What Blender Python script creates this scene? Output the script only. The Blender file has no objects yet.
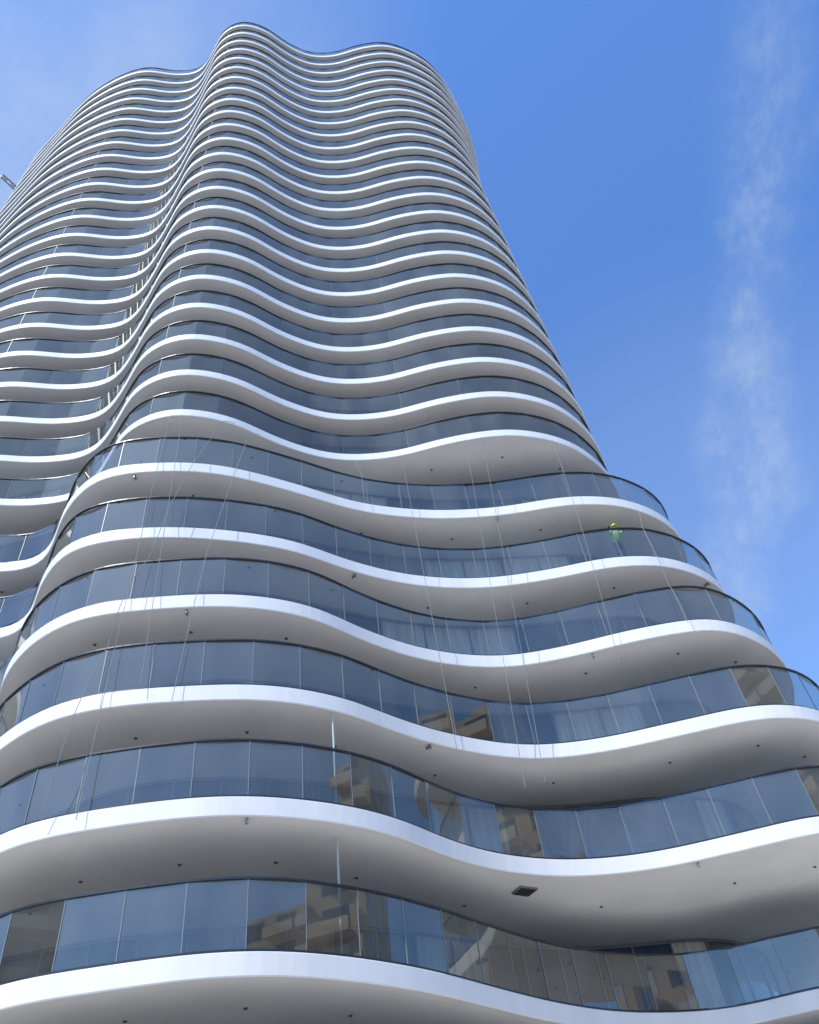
import bpy, math, random
from mathutils import Vector, Matrix
random.seed(4)
S=bpy.context.scene
EYE=1.6
# ------------------------------------------------------------ materials
def new_mat(n):
    M=bpy.data.materials.new(n);M.use_nodes=True
    return M,M.node_tree,M.node_tree.nodes['Principled BSDF']
def mat(n,c,r=.5,m=0,var=0.0,scale=2.0,spec=.5,stretch=None):
    M,nt,b=new_mat(n)
    b.inputs['Roughness'].default_value=r;b.inputs['Metallic'].default_value=m
    b.inputs['Specular IOR Level'].default_value=spec
    if var>0:
        tc=nt.nodes.new('ShaderNodeTexCoord');nz=nt.nodes.new('ShaderNodeTexNoise')
        nz.inputs['Scale'].default_value=scale;nz.inputs['Detail'].default_value=5
        if stretch:
            mp=nt.nodes.new('ShaderNodeMapping');mp.inputs['Scale'].default_value=stretch
            nt.links.new(tc.outputs['Object'],mp.inputs['Vector']);nt.links.new(mp.outputs[0],nz.inputs['Vector'])
        else: nt.links.new(tc.outputs['Object'],nz.inputs['Vector'])
        mr=nt.nodes.new('ShaderNodeMapRange');mr.inputs[1].default_value=.3;mr.inputs[2].default_value=.7
        nt.links.new(nz.outputs['Fac'],mr.inputs[0])
        mx=nt.nodes.new('ShaderNodeMix');mx.data_type='RGBA'
        mx.inputs[6].default_value=(*[x*(1-var) for x in c],1);mx.inputs[7].default_value=(*[min(1,x*(1+var)) for x in c],1)
        nt.links.new(mr.outputs[0],mx.inputs[0]);nt.links.new(mx.outputs[2],b.inputs['Base Color'])
    else: b.inputs['Base Color'].default_value=(*c,1)
    return M
m_fascia=mat('white_painted_fascia',(.79,.78,.755),.5,0,.05,1.2,.4,(1,1,.25))
m_soffit=mat('soffit_paint',(.80,.785,.75),.8,0,.06,.5)
m_deck=mat('balcony_tile',(.45,.43,.40),.6,0,.1,1.0)
m_rail=mat('rail_metal',(.05,.055,.06),.35,.6)
m_joint=mat('glass_joint',(.20,.22,.23),.4)
m_joint2=mat('glass_joint_slim',(.09,.10,.11),.4)
m_frame=mat('window_frame',(.22,.24,.26),.4,.3)
m_light=mat('downlight',(.12,.12,.12),.4)
m_clip=mat('bracket_metal',(.25,.25,.26),.4,.5)
m_pipe=mat('pipe_paint',(.45,.52,.50),.4)
w1=mat('window_dark',(.045,.058,.075),.02,0,0,1,.8)
w2=mat('window_mid',(.12,.14,.155),.02,0,.35,.6,.8)
w3=mat('window_curtain',(.62,.62,.59),.25,0,.25,3,.5,(2,2,.15))
w4=mat('window_blue',(.04,.08,.15),.02,0,.3,.6,.9)
w5=mat('window_warm',(.27,.22,.17),.1,0,.4,1.5,.6)
WM=[w1,w2,w3,w4,w5]
def glass_mat(n,tint,ior,add,gc,dust):
    G=bpy.data.materials.new(n);G.use_nodes=True;nt=G.node_tree;nt.nodes.clear()
    N=nt.nodes.new
    o=N('ShaderNodeOutputMaterial');mx=N('ShaderNodeMixShader');t=N('ShaderNodeBsdfTransparent');g=N('ShaderNodeBsdfGlossy');fr=N('ShaderNodeFresnel')
    fr.inputs[0].default_value=ior
    ad=N('ShaderNodeMath');ad.operation='ADD';ad.use_clamp=True;ad.inputs[1].default_value=add
    nt.links.new(fr.outputs[0],ad.inputs[0])
    t.inputs[0].default_value=(*tint,1);g.inputs['Roughness'].default_value=0.0
    g.inputs['Color'].default_value=(*gc,1)
    df=N('ShaderNodeBsdfDiffuse');df.inputs[0].default_value=(.5,.51,.49,1)
    mx2=N('ShaderNodeMixShader');tc=N('ShaderNodeTexCoord');nz=N('ShaderNodeTexNoise');nz.inputs['Scale'].default_value=.5;nz.inputs['Detail'].default_value=7
    mp=N('ShaderNodeMapping');mp.inputs['Scale'].default_value=(1.5,1.5,.5)
    mr=N('ShaderNodeMapRange');mr.inputs[1].default_value=.35;mr.inputs[2].default_value=.75;mr.inputs[3].default_value=dust*.3;mr.inputs[4].default_value=dust*1.6
    nt.links.new(tc.outputs['Object'],mp.inputs['Vector']);nt.links.new(mp.outputs[0],nz.inputs['Vector']);nt.links.new(nz.outputs['Fac'],mr.inputs[0])
    nt.links.new(ad.outputs[0],mx.inputs[0]);nt.links.new(t.outputs[0],mx.inputs[1]);nt.links.new(g.outputs[0],mx.inputs[2])
    nt.links.new(mr.outputs[0],mx2.inputs[0]);nt.links.new(mx.outputs[0],mx2.inputs[1]);nt.links.new(df.outputs[0],mx2.inputs[2])
    nt.links.new(mx2.outputs[0],o.inputs[0])
    return G
m_glass=glass_mat('balustrade_glass',(.58,.63,.63),1.6,.10,(.86,.83,.74),.08)
m_glass_hi=glass_mat('balustrade_glass_tinted',(.46,.52,.52),1.6,.04,(.78,.78,.72),.10)
# ------------------------------------------------------------ helpers
def link(ob,parent=None):
    S.collection.objects.link(ob)
    if parent: ob.parent=parent
    return ob
def empty(n):
    e=bpy.data.objects.new(n,None);S.collection.objects.link(e);return e
class MB:
    def __init__(s): s.v=[];s.f=[];s.m=[]
    def quad(s,a,b,c,d,mi=0):
        n=len(s.v);s.v+=[a,b,c,d];s.f.append((n,n+1,n+2,n+3));s.m.append(mi)
    def hexa(s,p,mi=0):
        n=len(s.v);s.v+=p
        for q in ((3,2,1,0),(4,5,6,7),(0,1,5,4),(1,2,6,5),(2,3,7,6),(3,0,4,7)):
            s.f.append(tuple(n+i for i in q));s.m.append(mi)
    def box(s,c,sz,mi=0,rot=0):
        cx,cy,cz=c;a,b,h=[x/2 for x in sz];co,si=math.cos(rot),math.sin(rot);P=[]
        for z in(-h,h):
            for x,y in((-a,-b),(a,-b),(a,b),(-a,b)):P.append((cx+x*co-y*si,cy+x*si+y*co,cz+z))
        s.hexa(P,mi)
    def cyl(s,c,r,z0,z1,n=10,mi=0,r2=None):
        r2=r if r2 is None else r2;k=len(s.v)
        for i in range(n):
            a=2*math.pi*i/n;s.v.append((c[0]+r*math.cos(a),c[1]+r*math.sin(a),z0))
        for i in range(n):
            a=2*math.pi*i/n;s.v.append((c[0]+r2*math.cos(a),c[1]+r2*math.sin(a),z1))
        for i in range(n):
            j=(i+1)%n;s.f.append((k+i,k+j,k+n+j,k+n+i));s.m.append(mi)
        s.f.append(tuple(k+n+i for i in range(n)));s.m.append(mi)
        s.f.append(tuple(k+n-1-i for i in range(n)));s.m.append(mi)
    def ring(s,curves,mi=0,mfun=None):
        N=len(curves[0][0]);k=len(s.v)
        for P,z in curves: s.v+=[(p.x,p.y,z) for p in P]
        for c in range(len(curves)-1):
            for i in range(N):
                j=(i+1)%N;s.f.append((k+c*N+i,k+c*N+j,k+(c+1)*N+j,k+(c+1)*N+i));s.m.append(mfun(i,c) if mfun else mi)
    def cap(s,P,z,mi):
        k=len(s.v);s.v+=[(p.x,p.y,z) for p in P];s.f.append(tuple(range(k,k+len(P))));s.m.append(mi)
    def obj(s,name,mats,parent=None,smooth=False):
        me=bpy.data.meshes.new(name);me.from_pydata(s.v,[],s.f)
        for m in mats: me.materials.append(m)
        me.polygons.foreach_set('material_index',s.m)
        if smooth: me.polygons.foreach_set('use_smooth',[True]*len(s.f))
        me.update();return link(bpy.data.objects.new(name,me),parent)
def cr(P,n=14):
    out=[];N=len(P)
    for i in range(N):
        p0,p1,p2,p3=[Vector(P[(i+j-1)%N]) for j in range(4)]
        t0=0;t1=t0+(p1-p0).length**.5;t2=t1+(p2-p1).length**.5;t3=t2+(p3-p2).length**.5
        for s in range(n):
            t=t1+(t2-t1)*s/n
            A1=p0*((t1-t)/(t1-t0))+p1*((t-t0)/(t1-t0));A2=p1*((t2-t)/(t2-t1))+p2*((t-t1)/(t2-t1));A3=p2*((t3-t)/(t3-t2))+p3*((t-t2)/(t3-t2))
            B1=A1*((t2-t)/(t2-t0))+A2*((t-t0)/(t2-t0));B2=A2*((t3-t)/(t3-t1))+A3*((t-t1)/(t3-t1))
            out.append(B1*((t2-t)/(t2-t1))+B2*((t-t1)/(t2-t1)))
    return out
def resample(P,step=.35):
    L=[0]
    for i in range(len(P)): L.append(L[-1]+(P[(i+1)%len(P)]-P[i]).length)
    T=L[-1];n=int(T/step/4)*4;out=[];j=0
    for i in range(n):
        s=T*i/n
        while L[j+1]<s:j+=1
        out.append(P[j].lerp(P[(j+1)%len(P)],(s-L[j])/max(1e-9,L[j+1]-L[j])))
    return out
def gs(P,sig):
    r=int(sig*3);ws=[math.exp(-(i/sig)**2/2) for i in range(-r,r+1)];W=sum(ws);N=len(P)
    return [sum((P[(i+j)%N]*ws[j+r] for j in range(-r,r+1)),Vector((0,0)))/W for i in range(N)]
def nrm(P):
    N=len(P);o=[]
    for i in range(N):
        t=(P[(i+1)%N]-P[i-1]).normalized(); o.append(Vector((-t.y,t.x)))
    return o
# ------------------------------------------------------------ tower plan outlines (metres)
back=[(10,55),(-8,59),(-26,56)]
lobe=[(-34.5,46),(-33.5,37.6),(-30.8,32.2),(-26.5,28.4),(-22,25.0),(-17,23.2)]
front={
1:[(-8.2,19.5),(-5.9,19.1),(-3.8,19.0),(-2.3,19.3),(-.6,20.2),(1.3,21.7),(3.1,23.6),(4.9,25.4),(6.9,26.9),(8.9,27.7),(10.8,27.9),(13.0,27.0)],
2:[(-9.0,19.5),(-7.7,19.0),(-6.4,18.8),(-4.0,18.7),(-2.4,19.0),(-.4,19.9),(.9,20.9),(2.3,22.4),(3.8,23.6),(6.0,24.5),(8.5,24.6),(11.2,23.9),(13.4,23.3)],
3:[(-10.2,20.5),(-8.5,19.3),(-7.0,18.9),(-4.9,18.9),(-2.5,19.2),(-.5,20.1),(1.2,21.5),(2.8,22.6),(5.4,23.7),(7.8,23.7),(10.4,23.1),(12.9,22.6),(15.1,23.2)],
4:[(-11.5,22.1),(-10.1,20.3),(-8.3,19.2),(-6.1,19.0),(-3.4,19.2),(-1.3,20.0),(.5,21.5),(2.6,22.8),(5.1,23.5),(7.2,23.3),(10.0,22.6),(12.6,22.4),(14.5,23.4),(16.0,25.0)],
5:[(-10.6,21.0),(-9.4,19.7),(-7.6,19.3),(-5.0,19.5),(-2.0,20.4),(.1,21.7),(2.3,22.7),(5.0,23.2),(7.7,23.0),(10.0,22.6),(12.4,22.9),(14.9,24.6)],
6:[(-10.4,20.8),(-8.9,19.5),(-6.7,19.3),(-4.6,19.6),(-2.0,20.7),(.6,22.0),(3.5,22.7),(6.4,22.8),(9.3,22.5),(11.7,22.9),(14.1,24.5)]}
H={k:(k+1)*3.5 for k in range(0,8)}
plans={}
for k,p in front.items():
    L=list(lobe)
    if k<=3: L+=[(-14.2,24.2),(-12.6,24.0),(-11.6,22.1)]
    else: L+=[(-14,23.9),(-12.2,23.6)]
    T=p[-1]
    if k==1:R=[(15.6,26.9),(17.4,29.2),(18.3,34),(18.5,43)]
    elif k<=3:R=[(15.7,T[1]+.5),(17.3,T[1]+2.6),(18.3,32),(18.5,42)] if k==2 else [(17.0,25.2),(18.2,30),(18.5,42)]
    else:R=[(T[0]+1.2,T[1]+2.6),(T[0]+2,T[1]+8),(T[0]+2.4,43)]
    plans[k]=L+p+R+back
plans[0]=plans[1]
upL=lobe+[(-13.5,23.6),(-11.3,23.3),(-9.8,21.7),(-8.6,20.1),(-6.7,19.35),(-4.4,19.9),(-2.5,21.2),(-.3,22.2),(2.2,22.3),(4.8,21.7),(7.4,21.5),(9.8,22.2)]
up0=upL+[(11.2,23.2),(12.4,24.6),(13.6,27.4),(14.8,32.5),(15.3,42)]+back
up1=upL+[(12.1,23.5),(14.1,25.8),(15.7,28.9),(16.6,34.5),(16.8,43)]+back
bk2=[(9,51),(-8,55),(-24,52.5)]
walls={
0:[(-31,46),(-29.5,38.5),(-25,32),(-17,28.3),(-8,25.8),(0,27),(5,29.5),(9,31),(12.5,31.5),(15,34.5),(15.2,43)]+bk2,
1:[(-31,46),(-29.5,38.5),(-25,32),(-17,28),(-8,25.3),(-1,26.2),(4,29.2),(8,30.7),(12,31),(15,34),(15.2,43)]+bk2,
2:[(-31,46),(-29.5,38.5),(-25,31),(-18,27.3),(-12,25.8),(-7,22.9),(-1.5,23.8),(3,26.2),(7,27.1),(11,27.2),(14.2,28.8),(15.4,34),(15.2,43)]+bk2}
# ------------------------------------------------------------ tower
tower=empty('apartment_tower')
outer_cache={}
def storey(idx,P2,h,nexth,gl,fh,base,mind,sig,lower):
    P=resample(gs(resample(cr(P2)),1.6));N=len(P);n=nrm(P)
    if idx in walls: inn=gs(resample(cr(walls[idx])),3)
    else:
        Sm=gs(P,sig);inn=[a+c*max(mind,(b-a).dot(c)+base) for a,b,c in zip(P,Sm,n)]
        inn=gs(inn,3)
    NI=len(inn)
    z=h+EYE
    off=lambda d:[a+c*d for a,c in zip(P,n)]
    outer_cache[idx]=(P,n,z,fh,gl)
    sl=MB()
    sl.ring([(off(.05),z-.01),(off(.015),z-.012),(off(0),z-.03),(off(.012),z-fh+.03),(off(.03),z-fh),(off(.10),z-fh),(off(.10),z-fh+.012)],0)
    sl.ring([(off(.05),z-.001),(off(.05),z-.01)],2)
    sl.cap(off(.05),z-.001,2);sl.cap(off(.10),z-fh+.012,1)
    sl.obj('slab',[m_fascia,m_soffit,m_deck],tower)
    rg=random.Random(idx*31+5)
    g=MB();j=MB()
    js=4 if lower else 8
    for i in range(0,N,4):
        a=P[i]+n[i]*.10;b=P[(i+4)%N]+n[(i+4)%N]*.10;c=n[(i+2)%N]
        s_=.011 if lower else .005
        d=[rg.uniform(-s_,s_) for _ in range(3)]
        a0=a+c*d[0];b0=b+c*d[1];a1=a+c*(d[0]+d[2]);b1=b+c*(d[1]+d[2])
        g.quad((a0.x,a0.y,z+.03),(b0.x,b0.y,z+.03),(b1.x,b1.y,z+gl+.01),(a1.x,a1.y,z+gl+.01))
        if i%js: continue
        t=Vector((n[i].y,-n[i].x))*.011;o2=n[i]*.016;q=a-t;s=a+t
        j.hexa([(q.x-o2.x,q.y-o2.y,z+.07),(s.x-o2.x,s.y-o2.y,z+.07),(s.x+o2.x,s.y+o2.y,z+.07),(q.x+o2.x,q.y+o2.y,z+.07),
                (q.x-o2.x,q.y-o2.y,z+gl),(s.x-o2.x,s.y-o2.y,z+gl),(s.x+o2.x,s.y+o2.y,z+gl),(q.x+o2.x,q.y+o2.y,z+gl)])
    g.obj('balustrade_glass',[m_glass if lower else m_glass_hi],tower);j.obj('glass_joints',[m_joint if lower else m_joint2],tower)
    r=MB();r.ring([(off(.06),z+gl),(off(.06),z+gl+.05),(off(.14),z+gl+.05),(off(.14),z+gl),(off(.06),z+gl)],0)
    r.ring([(off(.06),z),(off(.06),z+.06),(off(.14),z+.06),(off(.14),z)],0)
    r.obj('handrail',[m_rail],tower)
    if nexth:
        zt=nexth+EYE-(.52 if lower and idx<6 else .44)+.014
        rnd=random.Random(idx*7+1);pan=[];cur=0
        for i in range(NI//4+1):
            if rnd.random()<.5: cur=rnd.choice([0,0,2,1,1,3,2,4,1] if lower else [0,0,1,1,3,0,1,2])
            pan.append(cur)
        wv=MB();wv.ring([(inn,z),(inn,zt)],0,lambda i,c:pan[i//4])
        wv.obj('window_wall',WM,tower)
        fr=MB();nn=nrm(inn)
        for i in range(0,NI,4):
            if inn[i].y>44: continue
            a=inn[i]-nn[i]*.03;t=Vector((nn[i].y,-nn[i].x))*.035;o2=nn[i]*.04
            q=a-t;s=a+t
            fr.hexa([(q.x-o2.x,q.y-o2.y,z),(s.x-o2.x,s.y-o2.y,z),(s.x+o2.x,s.y+o2.y,z),(q.x+o2.x,q.y+o2.y,z),
                     (q.x-o2.x,q.y-o2.y,zt-.02),(s.x-o2.x,s.y-o2.y,zt-.02),(s.x+o2.x,s.y+o2.y,zt-.02),(q.x+o2.x,q.y+o2.y,zt-.02)])
        i2=[a-c*.06 for a,c in zip(inn,nn)]
        fr.ring([(i2,z),(i2,z+.12)],0);fr.ring([(i2,zt-.12),(i2,zt-.02)],0)
        fr.obj('window_frames',[m_frame],tower)
    if idx<=7:
        d=MB();dd={0:2.0,1:2.0,2:2.4,3:1.6}.get(idx,1.2)
        for i in range(4+idx*3%7,N,10):
            if P[i].y>38: continue
            a=P[i]+n[i]*dd
            d.cyl((a.x,a.y),.05,z-fh-.02,z-fh+.005,10,0)
        d.obj('downlights',[m_light],tower)
        if 2<=idx<=6:
            c=MB()
            for i in range(20+idx*17,N,41):
                if P[i].y>30: continue
                a=P[i]+n[i]*.2;rt=math.atan2(n[i].y,n[i].x)
                c.box((a.x,a.y,z-fh-.04),(.22,.05,.07),0,rt);a=P[i]+n[i]*.10
                c.box((a.x,a.y,z-fh-.11),(.04,.05,.09),0,rt)
            c.obj('fascia_brackets',[m_clip],tower)
dep={3:(3.4,1.9,9),4:(2.7,1.4,9),5:(2.5,1.1,9),6:(2.5,1.0,9)}
for k in range(0,7):
    storey(k,plans[k],H[k],H[k+1],1.6,.52,*dep.get(k,(3,2,9)),True)
uph=[28+i*(92.6-28)/22 for i in range(23)]
for i,h in enumerate(uph):
    t=max(0,min(1,(i-13)/8));t=t*t*(3-2*t)
    P=[(a[0]*(1-t)+b[0]*t,a[1]*(1-t)+b[1]*t) for a,b in zip(up0,up1)]
    storey(7+i,P,h,uph[i+1] if i<22 else None,1.35,.44,2.2,1.1,9,False)
P=resample(gs(resample(cr(plans[0])),1.6));n=nrm(P);inn=gs(resample(cr(walls[0])),3)
lb=MB();lb.ring([(inn,0.0),(inn,H[0]+EYE-.5)],0,lambda i,c:(1 if i%8==0 else 0));lb.obj('lobby_wall',[w1,m_frame],tower)
rf=MB();rf.box((-8,38,94.2+2.2),(22,10,4.2),0);rf.box((-8,38,98.9),(14,6,1.0),0);rf.obj('roof_plant_room',[m_fascia],tower)
vg=MB();zz=H[2]+EYE-.51
vg.box((4.55,25.1,zz-.03),(.62,.5,.06),0,.5)
for i in range(5): vg.box((4.55+(-.22+i*.11)*math.cos(.5),25.1+(-.22+i*.11)*math.sin(.5),zz-.07),(.03,.46,.03),1,.5)
vg.obj('soffit_vent',[m_clip,m_rail],tower)
pp=MB()
for k in (1,2):
    P,n,z,fh,gl=outer_cache[k]
    i=min((i for i in range(len(P)) if P[i].y<25),key=lambda i:abs(P[i].x+.75))
    a=P[i]+n[i]*.35;pp.cyl((a.x,a.y),.03,z,z+3.5-.51,8)
pp.obj('drain_pipes',[m_pipe],tower)
# ------------------------------------------------------------ ropes (facade access lines)
m_rope=mat('rope_fibre',(.26,.26,.25),.8)
def front_pt(k,x,o):
    P,n,z,fh,gl=outer_cache[k]
    i=min((i for i in range(len(P)) if P[i].y<29 and n[i].y>.1),key=lambda i:abs(P[i].x-x))
    return P[i]-n[i]*o,z,gl,fh
def rope(xs,k0,k1,r=.010,sag=.05):
    a,z,gl,fh=front_pt(k0,xs[0],.05);pts=[Vector((a.x,a.y,z-fh-.02))]
    m=k0-k1
    for q,k in enumerate(range(k0-1,k1-1,-1)):
        x=xs[0]+(xs[1]-xs[0])*(q+1)/m
        a,z,gl,fh=front_pt(k,x,.05)
        pts.append(Vector((x,a.y,z+gl+.06)))
    pts.append(pts[-1]+Vector((0,-.15,-random.uniform(1.5,3.5))))
    ch=True
    while ch:
        ch=False
        for i in range(1,len(pts)-1):
            a,b,c=pts[i-1],pts[i],pts[i+1];t=(a.z-b.z)/(a.z-c.z)
            if b.y>a.y+(c.y-a.y)*t+.01: del pts[i];ch=True;break
    cu=bpy.data.curves.new('rope','CURVE');cu.dimensions='3D';cu.bevel_depth=r;cu.bevel_resolution=1
    sp=cu.splines.new('POLY');L=[]
    for a,b in zip(pts,pts[1:]):
        for s in range(6):
            t=s/6;p=a.lerp(b,t);p.y-=sag*math.sin(math.pi*t);L.append(p)
    L.append(pts[-1]);sp.points.add(len(L)-1)
    for q,p in zip(sp.points,L): q.co=(*p,1)
    cu.materials.append(m_rope);link(bpy.data.objects.new('rope',cu))
for xs,a,b,sg in (((-6.6,-6.9),7,2,.05),((-6.2,-5.9),7,3,.05),((-3.2,-5.0),7,3,.05),((-4.2,-7.8),7,2,.4),((.5,.8),7,6,.03),((2.7,2.9),7,3,.05),((5.4,4.9),7,3,.05),((6.0,5.6),7,3,.05),((9.1,8.9),7,4,.3),((12.0,11.6),6,4,.1)):
    rope(xs,a,b,.010,sg)
# ------------------------------------------------------------ worker
def skinned(name,verts,edges,rad,m,parent,sub=2):
    me=bpy.data.meshes.new(name);me.from_pydata(verts,edges,[]);ob=link(bpy.data.objects.new(name,me),parent)
    ob.modifiers.new('s','SKIN');sd=ob.modifiers.new('d','SUBSURF');sd.levels=sub;sd.render_levels=sub
    if not me.skin_vertices: me.skin_vertices.new()
    for v,r in zip(me.skin_vertices[0].data,rad): v.radius=(r,r)
    me.skin_vertices[0].data[0].use_root=True
    me.materials.append(m);return ob
wk=empty('construction_worker')
a5,z5,_,_=front_pt(5,11.0,0)
hv=mat('hi_vis_jacket',(.50,.80,.04),.7,0,.1,6);nv=mat('work_trousers',(.02,.025,.05),.8,0,.1,6);sk_=mat('skin',(.45,.27,.19),.6);hm=mat('helmet_plastic',(.75,.80,.08),.35);bt=mat('boots',(.03,.02,.015),.7);eye=mat('eyes',(.01,.01,.01),.3)
B=.42
skinned('jacket',[(0,.05,1.0+B),(0,-.02,1.18+B),(0,-.14,1.38+B),(0,-.2,1.47+B),(.19,-.16,1.42+B),(.27,-.34,1.28+B),(.17,-.52,1.27+B),(-.19,-.16,1.42+B),(-.29,-.34,1.29+B),(-.2,-.52,1.27+B)],
 [(0,1),(1,2),(2,3),(2,4),(4,5),(5,6),(2,7),(7,8),(8,9)],[.15,.145,.17,.08,.075,.06,.045,.075,.06,.045],hv,wk)
skinned('trousers',[(0,.06,.98+B),(.1,.07,.9+B),(.11,.03,.5+B),(.12,.09,.09+B),(-.1,.07,.9+B),(-.12,.05,.5+B),(-.13,.14,.09+B)],[(0,1),(1,2),(2,3),(0,4),(4,5),(5,6)],[.14,.1,.075,.06,.1,.075,.06],nv,wk)
skinned('boots',[(.12,.1,.08+B),(.13,-.1,.05+B)],[(0,1)],[.055,.045],bt,wk)
skinned('boot',[(-.13,.15,.08+B),(-.15,-.04,.05+B)],[(0,1)],[.055,.045],bt,wk)
skinned('head',[(0,-.2,1.47+B),(0,-.22,1.54+B),(0,-.24,1.62+B),(0,-.25,1.69+B)],[(0,1),(1,2),(2,3)],[.055,.055,.085,.09],sk_,wk)
fc=MB();fc.cyl((0,-.345),.014,1.60+B,1.64+B,6,0);fc.cyl((.105,-.24),.016,1.6+B,1.66+B,6,0);fc.cyl((-.105,-.24),.016,1.6+B,1.66+B,6,0)
fc.box((.035,-.325,1.655+B),(.025,.02,.012),1);fc.box((-.035,-.325,1.655+B),(.025,.02,.012),1);fc.box((0,-.328,1.57+B),(.05,.012,.01),1);fc.obj('face',[sk_,eye],wk)
hl=MB()
hl.cyl((0,-.26),.15,1.685+B,1.70+B,16);hl.cyl((0,-.25),.118,1.70+B,1.76+B,16,0,.11);hl.cyl((0,-.25),.11,1.76+B,1.81+B,16,0,.07);hl.cyl((0,-.25),.07,1.81+B,1.83+B,16,0,.03);hl.obj('helmet',[hm],wk)
for sx in(1,-1):
    cx=.17*sx if sx>0 else -.2;vs=[(cx,-.52,1.27+B),(cx,-.58,1.265+B)];es=[(0,1)];rr=[.032,.034]
    for q,(o_,ln) in enumerate(((-.03,.065),(-.01,.08),(.01,.075),(.03,.058))):
        b0=len(vs);vs+=[(cx+o_,-.61,1.262+B),(cx+o_,-.61-ln*.6,1.25+B),(cx+o_,-.61-ln*.8,1.215+B)];es+=[(1,b0),(b0,b0+1),(b0+1,b0+2)];rr+=[.010,.0095,.009]
    b0=len(vs);vs+=[(cx-.04*sx,-.56,1.255+B),(cx-.06*sx,-.59,1.23+B)];es+=[(0,b0),(b0,b0+1)];rr+=[.012,.010]
    skinned('hand',vs,es,rr,sk_,wk,1)
pf=MB();pf.box((0,.1,B-.02),(.9,.6,.04),0)
for x in(-.4,.4):
    for y in(-.15,.35): pf.box((x,y,(B-.04)/2),(.04,.04,B-.04),0)
pf.obj('step_platform',[m_clip],wk)
wk.location=(a5.x,a5.y+.72,z5)
# ------------------------------------------------------------ roof maintenance crane
m_cr=mat('crane_paint',(.35,.33,.30),.5,.2)
cb=MB();zc=93.0+EYE
cb.box((-29.5,42,zc+1.2),(1.6,1.6,2.4),0);cb.box((-29.5,42,zc+3.0),(.5,.5,1.6),0)
A=Vector((-29.5,42,zc+3.4));Bp=Vector((-34.3,33.4,zc+1.0))
def strut(mb,a,b,r):
    d=(b-a).normalized();u=d.cross(Vector((0,0,1)));u=u.normalized() if u.length>.01 else Vector((1,0,0));v=d.cross(u)
    P=[]
    for c in(a,b):
        for s,t in((-1,-1),(1,-1),(1,1),(-1,1)):P.append(tuple(c+u*s*r+v*t*r))
    mb.hexa(P)
d=(Bp-A).normalized();u=d.cross(Vector((0,0,1))).normalized();v=Vector((0,0,1))
for ou,ov in((-.35,0),(.35,0),(0,.6)):
    strut(cb,A+u*ou+v*ov,Bp+u*ou*.6+v*ov*.6,.06)
for i in range(10):
    t0=i/10;t1=(i+1)/10
    f=lambda t,ou,ov:A.lerp(Bp,t)+u*ou*(1-.4*t)+v*ov*(1-.4*t)
    strut(cb,f(t0,-.35,0),f(t1,0,.6),.03);strut(cb,f(t0,.35,0),f(t1,0,.6),.03);strut(cb,f(t0,-.35,0),f(t1,.35,0),.03)
strut(cb,Bp,Bp-Vector((0,0,1.6)),.04);cb.box((Bp.x,Bp.y,Bp.z-1.8),(.4,.4,.5))
cb.obj('roof_crane',[m_cr])
# ------------------------------------------------------------ surroundings
gm=MB();gm.quad((-3000,-3000,0),(3000,-3000,0),(3000,3000,0),(-3000,3000,0))
gm.obj('ground',[mat('ground_soil',(.40,.355,.29),.95,0,.2,.05)])
def paver(n,c,sc):
    M,nt,b=new_mat(n);tc=nt.nodes.new('ShaderNodeTexCoord');br=nt.nodes.new('ShaderNodeTexBrick')
    br.inputs['Scale'].default_value=sc;br.inputs['Color1'].default_value=(*c,1);br.inputs['Color2'].default_value=(*[x*.9 for x in c],1);br.inputs['Mortar'].default_value=(*[x*.5 for x in c],1);br.inputs['Mortar Size'].default_value=.01
    nt.links.new(tc.outputs['Object'],br.inputs['Vector']);nt.links.new(br.outputs['Color'],b.inputs['Base Color']);b.inputs['Roughness'].default_value=.8;return M
m_pave=paver('light_stone_paving',(.62,.57,.49),.8)
pz=MB();pz.box((-6,28,.06),(110,78,.12));pz.obj('plaza_pavement',[m_pave])
rd=MB();rd.quad((-400,-24,.004),(400,-24,.004),(400,-11.3,.004),(-400,-11.3,.004));rd.obj('road',[mat('asphalt',(.055,.055,.058),.9,0,.15,3)])
mk=MB()
for i in range(-40,40): mk.quad((i*6,-17.7,.008),(i*6+3,-17.7,.008),(i*6+3,-17.55,.008),(i*6,-17.55,.008))
mk.obj('road_markings',[mat('road_paint',(.75,.75,.72),.7)])
kb=MB();kb.box((0,-11.15,.065),(800,.3,.13));kb.box((0,-24.15,.065),(800,.3,.13));kb.obj('kerb',[mat('kerb_stone',(.4,.4,.38),.8)])
pv=MB();pv.box((0,-29.3,.06),(800,10,.12));pv.obj('pavement',[m_pave])
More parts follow.
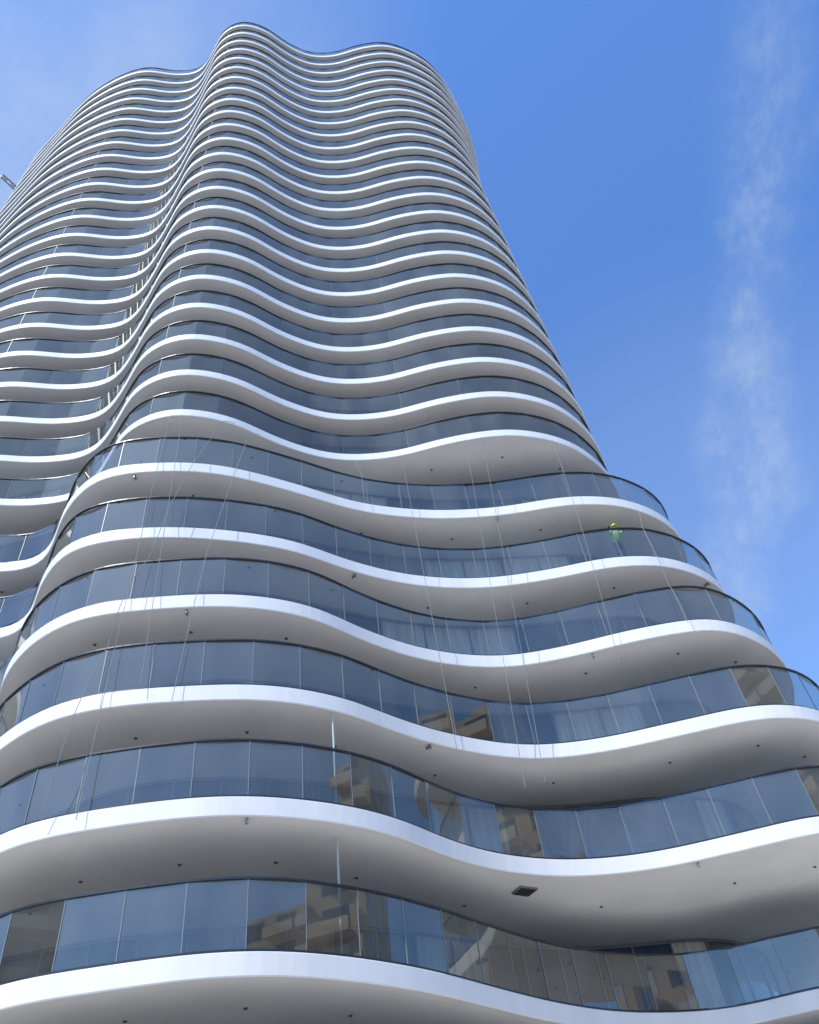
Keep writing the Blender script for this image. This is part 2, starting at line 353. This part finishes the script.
def apartment(name,loc,rot,W_,D_,fl,col,step=False):
    e=empty(name);wl=MB();wn=MB();bl=MB();fh=3.1
    wl.box((0,0,fl*fh/2),(W_,D_,fl*fh));
    wl.box((W_*.15,0,fl*fh+1.5),(W_*.3,D_*.5,3))
    wl.box((0,-D_/2-.1,fl*fh+.4),(W_+.4,.2,1.2));
    nb=int(W_/4)
    for f in range(fl):
        z=f*fh
        for b in range(nb):
            x=-W_/2+ (b+.5)*W_/nb
            for sg in(-1,1):
                wn.box((x,sg*(D_/2+.01),z+1.7),(W_/nb*.62,.06,1.9),random.choice([0,0,1]))
                if (b+f*(1 if step else 0))%3!=0 and f>0:
                    bl.box((x,sg*(D_/2+.9),z+.1),(W_/nb*.92,1.7,.18));bl.box((x,sg*(D_/2+1.7),z+.65),(W_/nb*.92,.12,.95))
        for b in range(int(D_/4)):
            y=-D_/2+(b+.5)*D_/int(D_/4)
            for sg in(-1,1): wn.box((sg*(W_/2+.01),y,z+1.7),(.06,1.8,1.5),0)
    wl.obj('walls',[mat(name+'_wall',col,.85,0,.08,.3)],e);wn.obj('windows',[w1,w3],e);bl.obj('balconies',[mat(name+'_balcony',[min(.8,c*1.35) for c in col],.8)],e)
    e.location=loc;e.rotation_euler=(0,0,rot);return e
apartment('apartment_building',(52,-4,0),math.radians(84),24,14,15,(.50,.39,.27),True)
apartment('apartment_building',(52,-40,0),math.radians(70),26,16,13,(.52,.43,.32),True)
apartment('apartment_building',(20,-66,0),math.radians(6),26,16,7,(.45,.40,.33))
apartment('apartment_building',(-30,-66,0),math.radians(-8),34,16,9,(.42,.38,.34))
apartment('apartment_building',(-62,-16,0),math.radians(-62),26,14,13,(.42,.37,.30),True)
# ------------------------------------------------------------ sky
SUN_AZ=math.radians(222);SUN_EL=math.radians(50)
W=bpy.data.worlds.new('World');S.world=W;W.use_nodes=True;nt=W.node_tree;N=nt.nodes.new;Lk=nt.links.new
bg=nt.nodes['Background'];bg.inputs[1].default_value=.13
sk=N('ShaderNodeTexSky');sk.sky_type='NISHITA';sk.sun_disc=False;sk.sun_elevation=SUN_EL;sk.sun_rotation=SUN_AZ
sk.dust_density=.4;sk.ozone_density=2.0
mul=N('ShaderNodeMix');mul.data_type='RGBA';mul.blend_type='MULTIPLY';mul.inputs[0].default_value=1;mul.inputs[7].default_value=(1.2,1.72,2.4,1)
Lk(sk.outputs[0],mul.inputs[6])
tc=N('ShaderNodeTexCoord')
def dotn(v):
    d=N('ShaderNodeVectorMath');d.operation='DOT_PRODUCT';d.inputs[1].default_value=v;Lk(tc.outputs['Generated'],d.inputs[0]);return d.outputs['Value']
def math_(op,a,b=None,clamp=False):
    m=N('ShaderNodeMath');m.operation=op;m.use_clamp=clamp
    for i,x in enumerate((a,b)):
        if x is None: continue
        if isinstance(x,(int,float)): m.inputs[i].default_value=x
        else: Lk(x,m.inputs[i])
    return m.outputs[0]
def mr(x,a,b,c,d):
    m=N('ShaderNodeMapRange');m.interpolation_type='SMOOTHSTEP'
    for i,y in enumerate((a,b,c,d)): m.inputs[i+1].default_value=y
    Lk(x,m.inputs[0]);return m.outputs[0]
def noise(sc,det,ro=.6,mapsc=None):
    n_=N('ShaderNodeTexNoise');n_.inputs['Scale'].default_value=sc;n_.inputs['Detail'].default_value=det;n_.inputs['Roughness'].default_value=ro
    if mapsc:
        mp=N('ShaderNodeMapping');mp.inputs['Scale'].default_value=mapsc;Lk(tc.outputs['Generated'],mp.inputs['Vector']);Lk(mp.outputs[0],n_.inputs['Vector'])
    else: Lk(tc.outputs['Generated'],n_.inputs['Vector'])
    return n_.outputs['Fac']
wob=math_('MULTIPLY',math_('SUBTRACT',noise(6,8,.65),.5),.16)
ds=math_('ADD',math_('SUBTRACT',dotn((-.875,.214,.436)),.026),wob)
band=mr(math_('ABSOLUTE',ds),.0,.065,1,0)
lowfade=mr(dotn((.4546,.4855,.747)),.90,.995,.35,1)
streak=math_('MULTIPLY',math_('MULTIPLY',band,lowfade),mr(noise(16,10,.7,(1.6,.8,1)),.32,.72,.06,.36))
wash=math_('MULTIPLY',mr(dotn((-.35,.25,.90)),.87,1.0,0,1),mr(noise(2.6,7,.6),.3,.7,.2,.62))
haze=math_('MULTIPLY',mr(dotn((.446,.709,.546)),.90,1.0,0,.15),1.0)
cl=math_('ADD',math_('ADD',streak,wash),haze,True)
mx=N('ShaderNodeMix');mx.data_type='RGBA';mx.inputs[7].default_value=(4.6,5.5,6.7,1)
Lk(cl,mx.inputs[0]);Lk(mul.outputs[2],mx.inputs[6]);Lk(mx.outputs[2],bg.inputs[0])
ld=bpy.data.lights.new('sun','SUN');ld.energy=4.2;ld.angle=math.radians(.5);ld.color=(1,.95,.87)
lo=bpy.data.objects.new('sun',ld);S.collection.objects.link(lo)
d=Vector((math.sin(SUN_AZ)*math.cos(SUN_EL),math.cos(SUN_AZ)*math.cos(SUN_EL),math.sin(SUN_EL)))
lo.rotation_euler=d.to_track_quat('Z','Y').to_euler();lo.location=d*300
# ------------------------------------------------------------ camera
c=bpy.data.cameras.new('camera');co=bpy.data.objects.new('camera',c);S.collection.objects.link(co);S.camera=co
c.sensor_fit='VERTICAL';c.sensor_height=36;c.lens=28.83;c.clip_end=8000
r=(.9943,0,-.1065);u=(.0722,-.7348,.6744);f=(.0782,.6783,.7306)
co.matrix_world=Matrix(((r[0],u[0],-f[0],0),(r[1],u[1],-f[1],0),(r[2],u[2],-f[2],EYE),(0,0,0,1)))
S.view_settings.view_transform='Standard';S.view_settings.look='None';S.view_settings.exposure=0
